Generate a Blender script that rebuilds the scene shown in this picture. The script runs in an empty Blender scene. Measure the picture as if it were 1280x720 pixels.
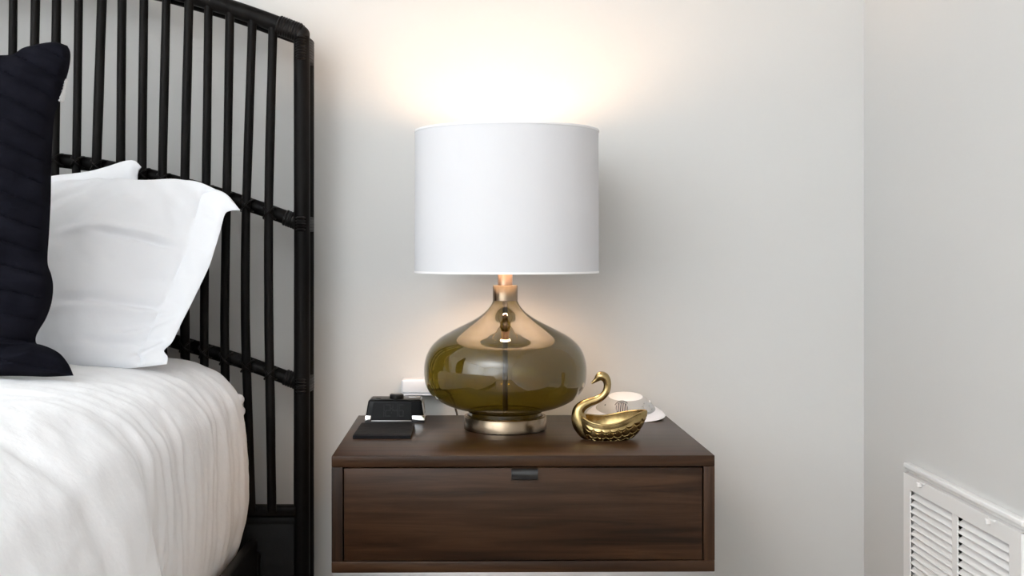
import bpy, bmesh, math, random
from mathutils import Vector, Matrix, noise
random.seed(7)
PI = math.pi
S = bpy.context.scene
COL = S.collection

# ------------------------------------------------------------------ camera maths
F, CX, CY, CAMZ, WALL = 1418.0, 600.0, 315.0, 0.924, 2.32
def P(px, py, d):
    """point seen at (px,py) that stands d metres in front of the camera; the back wall is Y=0"""
    return Vector(((px-CX)*d/F, d-WALL, CAMZ-(py-CY)*d/F))

# ------------------------------------------------------------------ materials
def mat(name, color, rough=0.5, metal=0.0, spec=0.5, sheen=0.0):
    m = bpy.data.materials.new(name); m.use_nodes = True
    b = m.node_tree.nodes['Principled BSDF']
    b.inputs['Base Color'].default_value = (*color, 1)
    b.inputs['Roughness'].default_value = rough
    b.inputs['Metallic'].default_value = metal
    b.inputs['Specular IOR Level'].default_value = spec
    if sheen: b.inputs['Sheen Weight'].default_value = sheen
    return m
def nd(m, t, **kw):
    n = m.node_tree.nodes.new(t)
    for k, v in kw.items():
        if k in n.inputs: n.inputs[k].default_value = v
        else: setattr(n, k, v)
    return n
def ln(m, a, b): m.node_tree.links.new(a, b)
def bsdf(m): return m.node_tree.nodes['Principled BSDF']
def add_bump(m, scale=(300,300,300), strength=0.2, dist=0.001, detail=3.0):
    tc = nd(m, 'ShaderNodeTexCoord'); mp = nd(m, 'ShaderNodeMapping'); mp.inputs['Scale'].default_value = scale
    nz = nd(m, 'ShaderNodeTexNoise'); nz.inputs['Scale'].default_value = 1.0; nz.inputs['Detail'].default_value = detail
    bp = nd(m, 'ShaderNodeBump'); bp.inputs['Strength'].default_value = strength; bp.inputs['Distance'].default_value = dist
    ln(m, tc.outputs['Object'], mp.inputs['Vector']); ln(m, mp.outputs['Vector'], nz.inputs['Vector'])
    ln(m, nz.outputs['Fac'], bp.inputs['Height']); ln(m, bp.outputs['Normal'], bsdf(m).inputs['Normal'])
    return nz
def add_mottle(m, c1, c2, scale=(4,4,4), detail=4.0):
    tc = nd(m, 'ShaderNodeTexCoord'); mp = nd(m, 'ShaderNodeMapping'); mp.inputs['Scale'].default_value = scale
    nz = nd(m, 'ShaderNodeTexNoise'); nz.inputs['Scale'].default_value = 1.0; nz.inputs['Detail'].default_value = detail
    r = nd(m, 'ShaderNodeValToRGB')
    r.color_ramp.elements[0].position = .32; r.color_ramp.elements[0].color = (*c1, 1)
    r.color_ramp.elements[1].position = .68; r.color_ramp.elements[1].color = (*c2, 1)
    ln(m, tc.outputs['Object'], mp.inputs['Vector']); ln(m, mp.outputs['Vector'], nz.inputs['Vector'])
    ln(m, nz.outputs['Fac'], r.inputs['Fac']); ln(m, r.outputs['Color'], bsdf(m).inputs['Base Color'])

M = {}
M['wall'] = mat('wall_paint', (.602,.594,.582), .85, spec=.2); add_bump(M['wall'], (160,160,160), .12, .0012)
M['ceiling'] = mat('ceiling_paint', (.85,.845,.83), .9, spec=.2)
M['far_wall'] = mat('far_wall_paint', (.78,.78,.77), .85, spec=.2)
M['trim'] = mat('trim_paint', (.80,.79,.775), .45)
M['floor'] = mat('floor_boards', (.30,.22,.15), .5); add_mottle(M['floor'], (.22,.15,.10), (.36,.26,.18), (1.5,14,1))
M['rattan'] = mat('black_rattan', (.006,.0055,.0055), .40, spec=.06)
add_mottle(M['rattan'], (.0035,.003,.003), (.009,.008,.0075), (60,60,5)); add_bump(M['rattan'], (90,90,9), .25, .001)
M['wrap'] = mat('black_binding', (.006,.005,.005), .5, spec=.2); add_bump(M['wrap'], (200,200,200), .4, .001)
M['panel'] = mat('black_board', (.003,.003,.0033), .5, spec=.2); add_bump(M['panel'], (30,30,30), .1, .001)
M['cotton'] = mat('white_cotton', (.82,.83,.865), .9, spec=.08, sheen=.15); add_bump(M['cotton'], (130,130,130), .16, .0015, 6)
M['duvet'] = mat('white_washed_cotton', (.86,.865,.89), .92, spec=.08, sheen=.15); add_bump(M['duvet'], (95,95,95), .30, .0025, 7)
M['quilt'] = mat('dark_navy_quilting', (.0105,.0105,.0165), .95, spec=.06)
add_mottle(M['quilt'], (.0045,.0045,.0075), (.008,.008,.0125), (25,25,25)); add_bump(M['quilt'], (500,500,500), .35, .001)
M['tag'] = mat('pale_woven_label', (.50,.48,.47), .6)
M['thread'] = mat('silver_thread', (.85,.84,.86), .35)

def wood(name, axis_scale, dark, mid, light, rough):
    m = mat(name, mid, rough, spec=.22)
    tc = nd(m, 'ShaderNodeTexCoord'); mp = nd(m, 'ShaderNodeMapping'); mp.inputs['Scale'].default_value = axis_scale
    n1 = nd(m, 'ShaderNodeTexNoise'); n1.inputs['Scale'].default_value = 1; n1.inputs['Detail'].default_value = 7
    n1.inputs['Distortion'].default_value = .9; n1.inputs['Roughness'].default_value = .62
    mp2 = nd(m, 'ShaderNodeMapping'); mp2.inputs['Scale'].default_value = tuple(a*.22 for a in axis_scale)
    n2 = nd(m, 'ShaderNodeTexNoise'); n2.inputs['Scale'].default_value = 1; n2.inputs['Detail'].default_value = 3; n2.inputs['Distortion'].default_value = 1.6
    mx = nd(m, 'ShaderNodeMath', operation='MULTIPLY_ADD'); mx.inputs[1].default_value = .55
    mh = nd(m, 'ShaderNodeMath', operation='MULTIPLY'); mh.inputs[1].default_value = .45
    r = nd(m, 'ShaderNodeValToRGB'); cr = r.color_ramp
    cr.elements[0].position = .38; cr.elements[0].color = (*dark, 1)
    cr.elements[1].position = .63; cr.elements[1].color = (*light, 1)
    e = cr.elements.new(.5); e.color = (*mid, 1)
    ln(m, tc.outputs['Object'], mp.inputs['Vector']); ln(m, tc.outputs['Object'], mp2.inputs['Vector'])
    ln(m, mp.outputs['Vector'], n1.inputs['Vector']); ln(m, mp2.outputs['Vector'], n2.inputs['Vector'])
    ln(m, n2.outputs['Fac'], mh.inputs[0]); ln(m, n1.outputs['Fac'], mx.inputs[0]); ln(m, mh.outputs[0], mx.inputs[2])
    ln(m, mx.outputs[0], r.inputs['Fac']); ln(m, r.outputs['Color'], bsdf(m).inputs['Base Color'])
    bp = nd(m, 'ShaderNodeBump'); bp.inputs['Strength'].default_value = .12; bp.inputs['Distance'].default_value = .001
    ln(m, n1.outputs['Fac'], bp.inputs['Height']); ln(m, bp.outputs['Normal'], bsdf(m).inputs['Normal'])
    return m
WD, WM, WL = (.012,.0052,.0024), (.031,.0138,.0064), (.060,.0285,.0135)
M['wood_h'] = wood('walnut_grain_across', (3.2, 60, 60), WD, WM, WL, .34)
M['wood_v'] = wood('walnut_grain_upright', (60, 60, 3.2), WD, WM, WL, .45)
M['dark_gap'] = mat('drawer_box_inside', (.012,.008,.006), .8)
M['steel'] = mat('grey_steel', (.42,.41,.41), .35, 1.0)
M['pull'] = mat('black_leather_pull', (.006,.006,.007), .38, spec=.5); add_bump(M['pull'], (400,400,400), .2, .0006)

def brushed(name, c, rough): return mat(name, c, rough, 1.0)
M['brass'] = brushed('antique_brass', (.27,.21,.15), .27)
M['copper'] = brushed('rose_brass', (.55,.37,.27), .32)
M['rod'] = mat('dark_rod', (.10,.085,.05), .4, .8)
M['swan'] = mat('cast_brass', (.47,.33,.125), .24, 1.0)
add_mottle(M['swan'], (.31,.22,.09), (.46,.34,.16), (55,55,55)); add_bump(M['swan'], (220,220,220), .05, .0008)
M['felt'] = mat('pale_base', (.42,.39,.36), .6)
M['white_plastic'] = mat('white_plastic', (.80,.80,.84), .35)
M['white_rubber'] = mat('white_speaker_cap', (.86,.86,.87), .6)
M['grey_plastic'] = mat('silver_grey_plastic', (.44,.435,.43), .42); add_bump(M['grey_plastic'], (900,900,900), .1, .0004)
M['chrome'] = mat('chrome', (.80,.80,.81), .10, 1.0)
M['dark_chrome'] = mat('dark_chrome', (.16,.16,.17), .25, 1.0)
M['black_gloss'] = mat('black_gloss', (.003,.003,.0034), .10, spec=.08)
M['black_plastic'] = mat('black_plastic', (.010,.010,.0115), .38, spec=.35)
M['lcd'] = mat('dark_display', (.0045,.0045,.005), .3, spec=.07)
M['digit'] = mat('unlit_digit', (.0125,.0125,.0135), .35, spec=.16)
M['slate'] = mat('black_slate_leather', (.0075,.0075,.009), .55, spec=.08); add_bump(M['slate'], (160,160,160), .4, .001)
M['rubber'] = mat('dark_rubber', (.02,.018,.016), .6)
M['cord'] = mat('brown_cord', (.055,.04,.028), .45)
M['vent'] = mat('vent_enamel', (.80,.785,.775), .42)
M['vent_dark'] = mat('duct_inside', (.03,.03,.03), .9)

# olive blown glass: thin wall, tint deepens where the wall is seen edge-on
g = bpy.data.materials.new('olive_glass'); g.use_nodes = True
nt = g.node_tree; nt.nodes.clear()
out = nt.nodes.new('ShaderNodeOutputMaterial')
tr = nt.nodes.new('ShaderNodeBsdfTransparent'); gl = nt.nodes.new('ShaderNodeBsdfGlossy')
gl.inputs['Roughness'].default_value = .015; gl.inputs['Color'].default_value = (1,1,1,1)
fr = nt.nodes.new('ShaderNodeFresnel'); fr.inputs['IOR'].default_value = 1.62
lw = nt.nodes.new('ShaderNodeLayerWeight'); lw.inputs['Blend'].default_value = .5
rp = nt.nodes.new('ShaderNodeValToRGB')
rp.color_ramp.elements[0].position = 0.0; rp.color_ramp.elements[0].color = (.385,.335,.105,1)
rp.color_ramp.elements[1].position = 1.0; rp.color_ramp.elements[1].color = (.20,.19,.13,1)
e = rp.color_ramp.elements.new(.75); e.color = (.35,.31,.115,1)
mix = nt.nodes.new('ShaderNodeMixShader')
ge = nt.nodes.new('ShaderNodeNewGeometry'); ma = nt.nodes.new('ShaderNodeMath'); ma.operation = 'MULTIPLY_ADD'
ma.inputs[1].default_value = 1/1.62-1.62; ma.inputs[2].default_value = 1.62      # same thin wall seen from inside or outside
nt.links.new(ge.outputs['Backfacing'], ma.inputs[0]); nt.links.new(ma.outputs[0], fr.inputs['IOR'])
nt.links.new(lw.outputs['Facing'], rp.inputs['Fac']); nt.links.new(rp.outputs['Color'], tr.inputs['Color'])
mu = nt.nodes.new('ShaderNodeMath'); mu.operation = 'MULTIPLY'; mu.inputs[1].default_value = 1.1; mu.use_clamp = True   # both faces of the wall reflect
nt.links.new(fr.outputs['Fac'], mu.inputs[0]); nt.links.new(mu.outputs[0], mix.inputs['Fac']); nt.links.new(tr.outputs[0], mix.inputs[1]); nt.links.new(gl.outputs[0], mix.inputs[2])
nt.links.new(mix.outputs[0], out.inputs['Surface'])
M['olive'] = g
# lamp shade linen: diffuse with a little light coming through
g = bpy.data.materials.new('white_linen_shade'); g.use_nodes = True
nt = g.node_tree; nt.nodes.clear()
out = nt.nodes.new('ShaderNodeOutputMaterial')
df = nt.nodes.new('ShaderNodeBsdfDiffuse'); tl = nt.nodes.new('ShaderNodeBsdfTranslucent')
df.inputs['Color'].default_value = (.635,.635,.66,1); tl.inputs['Color'].default_value = (.80,.86,.96,1)
mix = nt.nodes.new('ShaderNodeMixShader'); mix.inputs['Fac'].default_value = .004
tc = nt.nodes.new('ShaderNodeTexCoord'); mp = nt.nodes.new('ShaderNodeMapping'); mp.inputs['Scale'].default_value = (500,500,60)
nz = nt.nodes.new('ShaderNodeTexNoise'); nz.inputs['Scale'].default_value = 1; bp = nt.nodes.new('ShaderNodeBump')
bp.inputs['Strength'].default_value = .15; bp.inputs['Distance'].default_value = .0006
nt.links.new(tc.outputs['Object'], mp.inputs['Vector']); nt.links.new(mp.outputs['Vector'], nz.inputs['Vector'])
nt.links.new(nz.outputs['Fac'], bp.inputs['Height']); nt.links.new(bp.outputs['Normal'], df.inputs['Normal'])
nt.links.new(df.outputs[0], mix.inputs[1]); nt.links.new(tl.outputs[0], mix.inputs[2]); nt.links.new(mix.outputs[0], out.inputs['Surface'])
M['shade'] = g
M['shade_trim'] = mat('shade_edge_tape', (.84,.83,.84), .85, spec=.2)
def emit(name, c, s):
    m = bpy.data.materials.new(name); m.use_nodes = True; t = m.node_tree; t.nodes.clear()
    o = t.nodes.new('ShaderNodeOutputMaterial'); e = t.nodes.new('ShaderNodeEmission')
    e.inputs['Color'].default_value = (*c, 1); e.inputs['Strength'].default_value = s
    t.links.new(e.outputs[0], o.inputs['Surface']); return m
BULB = 165.0
M['bulb'] = emit('lit_bulb', (1.0,.66,.40), BULB)

# ------------------------------------------------------------------ mesh helpers
class MB:
    def __init__(s): s.v = []; s.f = []; s.sm = []
    def add(s, vs, fs, smooth=True):
        o = len(s.v); s.v += [tuple(x) for x in vs]
        s.f += [tuple(i+o for i in f) for f in fs]; s.sm += [smooth]*len(fs); return s
    def box(s, lo, hi, bev=0.0, seg=2):
        bm = bmesh.new(); bmesh.ops.create_cube(bm, size=1)
        c = [(a+b)/2 for a, b in zip(lo, hi)]; d = [abs(b-a) for a, b in zip(lo, hi)]
        for v in bm.verts: v.co = Vector((c[0]+v.co.x*d[0], c[1]+v.co.y*d[1], c[2]+v.co.z*d[2]))
        return s.frombm(bm, bev, seg)
    def hull(s, pts, faces, bev=0.0, seg=2):
        bm = bmesh.new(); vs = [bm.verts.new(p) for p in pts]
        for f in faces: bm.faces.new([vs[i] for i in f])
        bmesh.ops.recalc_face_normals(bm, faces=bm.faces)
        return s.frombm(bm, bev, seg)
    def frombm(s, bm, bev=0.0, seg=2, smooth=None):
        if bev: bmesh.ops.bevel(bm, geom=list(bm.edges), offset=bev, segments=seg, affect='EDGES', profile=.5)
        bm.verts.index_update()
        s.add([v.co.copy() for v in bm.verts], [[v.index for v in f.verts] for f in bm.faces], False if smooth is None else smooth)
        bm.free(); return s
    def lathe(s, prof, n=96, c=(0,0,0), sy=1.0, cap=False):
        vs, fs = [], []
        for r, z in prof:
            for k in range(n):
                a = 2*PI*k/n; vs.append((c[0]+r*math.cos(a), c[1]+r*math.sin(a)*sy, c[2]+z))
        for i in range(len(prof)-1):
            for k in range(n):
                k2 = (k+1) % n; fs.append((i*n+k, i*n+k2, (i+1)*n+k2, (i+1)*n+k))
        if cap:
            fs.append(tuple(range(n))[::-1]); fs.append(tuple((len(prof)-1)*n+k for k in range(n)))
        return s.add(vs, fs)
    def tube(s, path, rad, n=12, cap=True, ell=None):
        """path of Vectors, rad number or list; ell=(sx,sy) squashes along world X / Y for upright tubes"""
        path = [Vector(p) for p in path]; m = len(path)
        rad = rad if isinstance(rad, (list, tuple)) else [rad]*m
        vs, fs = [], []
        t0 = (path[1]-path[0]).normalized()
        up = Vector((0,1,0)) if abs(t0.y) < .9 else Vector((1,0,0))
        u = (up - t0*up.dot(t0)).normalized()
        for i in range(m):
            t = (path[min(i+1,m-1)]-path[max(i-1,0)]).normalized()
            u = (u - t*u.dot(t)).normalized(); w = t.cross(u)
            for k in range(n):
                a = 2*PI*k/n; o = u*math.cos(a)+w*math.sin(a)
                if ell: o = Vector((o.x*ell[0], o.y*ell[1], o.z))
                vs.append(path[i]+o*rad[i])
        for i in range(m-1):
            for k in range(n):
                k2 = (k+1) % n; fs.append((i*n+k, i*n+k2, (i+1)*n+k2, (i+1)*n+k))
        if cap:
            fs.append(tuple(range(n))[::-1]); fs.append(tuple((m-1)*n+k for k in range(n)))
        return s.add(vs, fs)
    def grid(s, rows, smooth=True, flip=False):
        n = len(rows[0]); vs = [p for r in rows for p in r]; fs = []
        for i in range(len(rows)-1):
            for k in range(n-1):
                q = (i*n+k, i*n+k+1, (i+1)*n+k+1, (i+1)*n+k); fs.append(q[::-1] if flip else q)
        return s.add(vs, fs, smooth)
    def build(s, name, m, parent=None, loc=None, weld=0.0, recalc=False):
        me = bpy.data.meshes.new(name)
        o0 = Vector(loc) if loc is not None else Vector((0,0,0))
        me.from_pydata([tuple(Vector(v)-o0) for v in s.v], [], s.f); me.update()
        me.polygons.foreach_set('use_smooth', s.sm)
        if weld or recalc:
            bm = bmesh.new(); bm.from_mesh(me)
            if weld: bmesh.ops.remove_doubles(bm, verts=bm.verts, dist=weld)
            bmesh.ops.recalc_face_normals(bm, faces=bm.faces); bm.to_mesh(me); bm.free()
        if hasattr(me,'set_sharp_from_angle'): me.set_sharp_from_angle(angle=math.radians(48))
        me.materials.append(M[m] if isinstance(m, str) else m)
        o = bpy.data.objects.new(name, me); COL.objects.link(o); o.location = o0
        if parent: o.parent = parent
        return o

def tag(o, label=None, cat=None, group=None, kind=None):
    for k, v in (('label', label), ('category', cat), ('group', group), ('kind', kind)):
        if v: o[k] = v
    return o
def empty(name, loc, label, cat, rz=0.0, group=None):
    o = bpy.data.objects.new(name, None); COL.objects.link(o); o.location = loc; o.rotation_euler = (0,0,rz)
    o.empty_display_size = .05
    return tag(o, label, cat, group)
def lerp(a, b, t): return a+(b-a)*t
def smooth(t): t = max(0., min(1., t)); return t*t*(3-2*t)
def interp(pts, x):
    if x <= pts[0][0]: return pts[0][1]
    for (x0, y0), (x1, y1) in zip(pts, pts[1:]):
        if x <= x1: return lerp(y0, y1, (x-x0)/(x1-x0) if x1 > x0 else 0)
    return pts[-1][1]
def catmull(pts, n):
    """n+1 points along a smooth curve through pts, even in arc length"""
    pts = [Vector(p) for p in pts]; dense = []
    q = [pts[0]*2-pts[1]]+pts+[pts[-1]*2-pts[-2]]
    for i in range(1, len(q)-2):
        for k in range(12):
            t = k/12; a, b, c, d = q[i-1], q[i], q[i+1], q[i+2]
            dense.append(.5*((2*b)+(-a+c)*t+(2*a-5*b+4*c-d)*t*t+(-a+3*b-3*c+d)*t*t*t))
    dense.append(pts[-1])
    L = [0]
    for a, b in zip(dense, dense[1:]): L.append(L[-1]+(b-a).length)
    res = []; j = 0
    for k in range(n+1):
        l = L[-1]*k/n
        while j < len(L)-2 and L[j+1] < l: j += 1
        sgm = L[j+1]-L[j]; res.append(dense[j].lerp(dense[j+1], (l-L[j])/sgm if sgm > 1e-9 else 0))
    return res
def structure(name, mb, m):
    o = mb.build(name, m); o['kind'] = 'structure'; return o

# ------------------------------------------------------------------ room
XR, XL, YF, H, T = .785, -3.2, -5.6, 2.7, .1
structure('wall_back', MB().box((XL-T,0,0), (XR+T,T,H)), 'wall')
structure('floor', MB().box((XL-T,YF-T,-T), (XR+T,T,0)), 'floor')
structure('ceiling', MB().box((XL-T,YF-T,H), (XR+T,T,H+T)), 'ceiling')
VX0, VX1, VZ0, VZ1 = -.700, -.250, .185, .5405      # opening of the return air grille in the right wall (Y, Y, Z, Z)
w = MB()
vy1 = 2.069-WALL; vy0 = vy1-.452
w.box((XR,YF,0), (XR+T,vy0+.02,H)); w.box((XR,vy1-.02,0), (XR+T,0,H))
w.box((XR,vy0+.02,VZ1-.02), (XR+T,vy1-.02,H)); w.box((XR,vy0+.02,0), (XR+T,vy1-.02,VZ0+.02))
w.box((XR+T,vy0-.05,0), (XR+T+.02,vy1+.05,H*.5))
structure('wall_right', w, 'wall')
structure('wall_left', MB().box((XL-T,YF,0), (XL,0,H)), 'far_wall')
structure('wall_front', MB().box((XL-T,YF-T,0), (XR+T,YF,H)), 'far_wall')
for nm, lo, hi in (('baseboard_back', (-3.2,-.014,0), (XR,0,.09)), ('baseboard_right', (XR-.014,YF,0), (XR,-.014,.09))):
    structure(nm, MB().box(lo, hi, .003), 'trim')

# ------------------------------------------------------------------ nightstand
TOP = .6
fc = P(654.5, 569.6, 1.804)
th = .0127
W2, D2 = .305, .225
NX, NY = fc.x - D2*math.sin(th), fc.y + D2*math.cos(th)
ns = empty('nightstand', (NX, NY, 0), 'dark walnut nightstand with one wide drawer, beside the bed', 'nightstand', th)
ZB = .4145; pt = .0178
MB().box((-W2,-D2,TOP-pt), (W2,D2,TOP), .0012).build('top_panel', 'wood_h', ns)
for s in (-1, 1):
    MB().box((s*W2,-D2,ZB+pt), (s*(W2-pt),D2,TOP-pt), .0008).build('side_panel', 'wood_v', ns)
MB().box((-W2,-D2,ZB), (W2,D2,ZB+pt), .0012).build('bottom_panel', 'wood_h', ns)
MB().box((-W2+pt,D2-.014,ZB+pt), (W2-pt,D2,TOP-pt)).build('back_panel', 'dark_gap', ns)
gp = .0018
dr = MB().box((-W2+pt+gp,-D2+.0008,ZB+pt+gp*.6), (W2-pt-gp,-D2+.020,TOP-pt-gp), .0013).build('drawer', 'wood_h', ns)
MB().box((-W2+.035,-D2+.020,ZB+pt+.012), (W2-.035,D2-.03,TOP-pt-.02)).build('drawer_box', 'dark_gap', dr)
# folded leather tab that hooks over the drawer front
prof = [(-D2+.004,TOP-pt-gp-.0005), (-D2-.006,TOP-pt-gp-.001), (-D2-.0095,TOP-pt-gp-.004), (-D2-.010,TOP-pt-gp-.010), (-D2-.0085,TOP-pt-gp-.0165),
        (-D2-.0055,TOP-pt-gp-.018), (-D2-.0035,TOP-pt-gp-.016), (-D2-.0025,TOP-pt-gp-.008), (-D2+.0005,TOP-pt-gp-.003)]
hx0, hx1 = .0805-fc.x+.0005-.0305, .0805-fc.x+.0115-.0005
hx0, hx1 = (639-654.5)*1.795/F, (672-654.5)*1.795/F
n = len(prof); m_ = MB()
m_.add([(hx0,y,z) for y, z in prof]+[(hx1,y,z) for y, z in prof],
       [tuple(range(n)), tuple(range(2*n-1,n-1,-1))]+[(i,(i+1)%n,n+(i+1)%n,n+i) for i in range(n)], False)
m_.build('drawer_pull', 'pull', dr, recalc=True)
m_ = MB()   # steel frame below the case
m_.box((-W2+.001,-D2+.002,ZB-.022), (W2-.001,-D2+.022,ZB), .0008); m_.box((-W2+.001,D2-.022,ZB-.022), (W2-.001,D2-.002,ZB), .0008)
for s in (-1, 1): m_.box((s*(W2-.001),-D2+.022,ZB-.022), (s*(W2-.021),D2-.022,ZB), .0008)
m_.build('base_frame', 'steel', ns)
for sx in (-1, 1):
    for sy in (-1, 1):
        MB().box((sx*(W2-.001),sy*(D2-.002),0), (sx*(W2-.021),sy*(D2-.022),ZB-.022), .0008).build('leg', 'steel', ns)

# ------------------------------------------------------------------ table lamp
DL = 2.08; sc = DL/F
LX, LY = (631.5-CX)*sc, DL-WALL
lamp = empty('table_lamp', (LX, LY, TOP), 'table lamp with olive glass gourd base and white drum shade', 'lamp')
zz = lambda py: CAMZ-(py-CY)*sc-TOP
rb = 51.6*sc
MB().lathe([(0,0),(rb-.002,0),(rb,.0015),(rb,.0235),(rb-.0015,.025),(rb-.006,.0252),(rb-.0075,.022),(0,.022)], 96).build('base', 'brass', lamp)
gp_ = [(46,.0225/sc)]  # (radius px, height px above the top)
sil = [(15.2,375.3),(18.4,382.2),(25.9,390.6),(38,399),(53.4,406.8),(68.7,414.5),(81,421.7),(91.2,431),(97.7,442),(101.1,455),(101.5,467),(100.2,478),(96.8,486),(89.3,495.2),(77,503),(62,508.6),(49,511.2),(46,514)]
prof = [(Vector((r,y,0))) for r, y in sil]
cv = catmull(prof, 90)
gl_prof = [(p.x*sc, zz(p.y)) for p in cv]
gl_prof += [(46*sc, z) for z in (.034,.030,.026,.0235)]
gb = MB().lathe(gl_prof, 128).build('glass_body', 'olive', lamp, recalc=True)
MB().lathe([(0,.0265),(30*sc,.0265),(44*sc,.0268),(45.5*sc,.0262)], 96).build('foot_disc', 'rod', gb)
MB().tube([(0,0,.022),(0,0,zz(372))], 3.3*sc, 16).build('rod', 'rod', lamp)
MB().lathe([(14.2*sc,zz(376.2)),(15.6*sc,zz(375.6)),(15.6*sc,zz(357.6)),(15*sc,zz(356.6)),(9.4*sc,zz(356.2))], 64).build('collar', 'brass', lamp)
MB().lathe([(9.1*sc,zz(356.4)),(9.1*sc,zz(336)),(8.6*sc,zz(335)),(0,zz(335))], 48).build('neck', 'copper', lamp)
z0 = zz(335)
MB().lathe([(0,z0),(.017,z0),(.017,z0+.004),(.0145,z0+.006),(.0145,z0+.090),(.0165,z0+.092),(.0165,z0+.098),(.012,z0+.100),(0,z0+.100)], 32).build('socket', 'copper', lamp)
zb = z0+.100
MB().lathe([(.0115,zb),(.0135,zb+.006),(.0175,zb+.012),(.0180,zb+.018),(.0225,zb+.030),(.0250,zb+.050),(.0250,zb+.090),(.0220,zb+.108),(.013,zb+.120),(0,zb+.124)], 32).build('bulb', 'bulb', lamp)
SR, SZ0, SZ1 = .1682, .886-TOP, 1.1453-TOP
sx = (633.2-631.5)*sc
sh = MB().lathe([(SR,SZ0),(SR-.0004,SZ1)], 160, (sx,0,0)).build('shade', 'shade', lamp)
for z in (SZ0, SZ1):
    a = 0 if z == SZ0 else -.0035
    MB().lathe([(SR+.0006,z+a),(SR+.0006,z+a+.0035),(SR-.0022,z+a+.0035),(SR-.0022,z+a),(SR+.0006,z+a)], 160, (sx,0,0)).build('edge_tape', 'shade_trim', sh)
m_ = MB()   # harp and spider carrying the shade
hz = SZ1-.012
pts = [Vector((.018*s,0,z0+.003)) for s in (-1,)]+[Vector(p) for p in ((-.040,0,z0+.04),(-.048,0,z0+.09),(-.040,0,hz-.02),(-.018,0,hz-.002),(0,0,hz),(.018,0,hz-.002),(.040,0,hz-.02),(.048,0,z0+.09),(.040,0,z0+.04),(.018,0,z0+.003))]
m_.tube(catmull(pts, 50), .0014, 8)
for k in range(3):
    a = PI/2+2*PI*k/3
    m_.tube([(sx*.2,0,hz+.003),((SR-.002)*math.cos(a)+sx,(SR-.002)*math.sin(a),hz+.003)], .0014, 8)
m_.lathe([(0,hz-.002),(.008,hz-.002),(.008,hz+.006),(.004,hz+.012),(.006,hz+.018),(0,hz+.022)], 16)
m_.build('harp', 'brass', lamp)
# cord: from the plug at the wall, drooping behind the nightstand, up again to the base
ap = lambda px, py, d: P(px,py,d)-Vector((LX,LY,TOP))
cp = [ap(540,488,2.268), ap(548,486.5,2.272), ap(557,488,2.276), ap(563,493,2.28), ap(567.3,503,2.283), ap(569.5,511,2.284), ap(572,522,2.284), ap(576,560,2.285), ap(590,585,2.285), ap(608,560,2.285), ap(614,525,2.275), Vector((-.015,.165,.0032)), Vector((-.004,.12,.0028)), Vector((0,.07,.004))]
MB().tube(catmull(cp, 90), .0021, 10).build('power_cord', 'cord', lamp)

# ------------------------------------------------------------------ adapter plugged in at the wall
a0, a1 = P(501.5, 478, 2.275), P(556, 494, 2.275)
ad = empty('power_adapter', (0,0,0), 'white plug-in power adapter on the wall behind the alarm clock and lamp', 'adapter')
o0 = Vector(((a0.x+a1.x)/2, -.002, a1.z)); ad.location = o0
hw = (a1.x-a0.x)/2
MB().box((-hw,-.042,.002), (hw,-.004,.0315), .005, 4).build('body', 'white_plastic', ad)
MB().box((-hw+.003,-.040,-.0015), (hw+.003,-.006,.0035), .0012).build('cover', 'white_plastic', ad)
MB().box((-hw*.7,-.005,.0), (hw*.9,.002,.029), .001).build('wall_plate', 'white_plastic', ad)

# ------------------------------------------------------------------ alarm clock
ck = empty('alarm_clock', (0,0,0), 'black tapered alarm clock with chrome corners, on the nightstand left of the lamp', 'clock')
cb0 = P(455.5, 529, 2.150); cb1 = P(531, 529, 2.150)
ckc = Vector(((cb0.x+cb1.x)/2, cb0.y, TOP)); ck.location = ckc
bw = (cb1.x-cb0.x)/2; tw = 33.2*2.162/F; HC = .0425; dp = .070; ln_ = .009
def trap(x0, x1, k0, k1, z0, z1, e=0.0):
    """8 corners of the tapered body between heights z0..z1 (fraction of HC), x in -1..1, depth fraction k0..k1, pushed out by e"""
    v = []
    for z in (z0, z1):
        t = z/HC; w_ = lerp(bw, tw, t)+e; yf = lerp(0, ln_, t)-e; yb = lerp(dp, dp-.006, t)+e
        for x, k in ((x0,k0),(x1,k0),(x1,k1),(x0,k1)): v.append((x*w_, lerp(yf, yb, k), z))
    return v
QF = [(3,2,1,0),(4,5,6,7),(0,1,5,4),(1,2,6,5),(2,3,7,6),(3,0,4,7)]
MB().hull(trap(-1,1,0,1,.002,HC), QF, .0035, 4).build('body', 'black_gloss', ck)
MB().hull(trap(-.97,.97,.02,.98,0,.003,.0015), QF, .001).build('base', 'black_plastic', ck)
MB().hull(trap(-.78,.56,.0,.1,.0033,.0046,.0006), QF, .0003).build('base_line', 'steel', ck)
# matt top deck
t = trap(-.93,.93,.07,.95,HC-.001,HC+.0006); MB().hull(t, QF, .0004).build('deck', 'black_plastic', ck)
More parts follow.
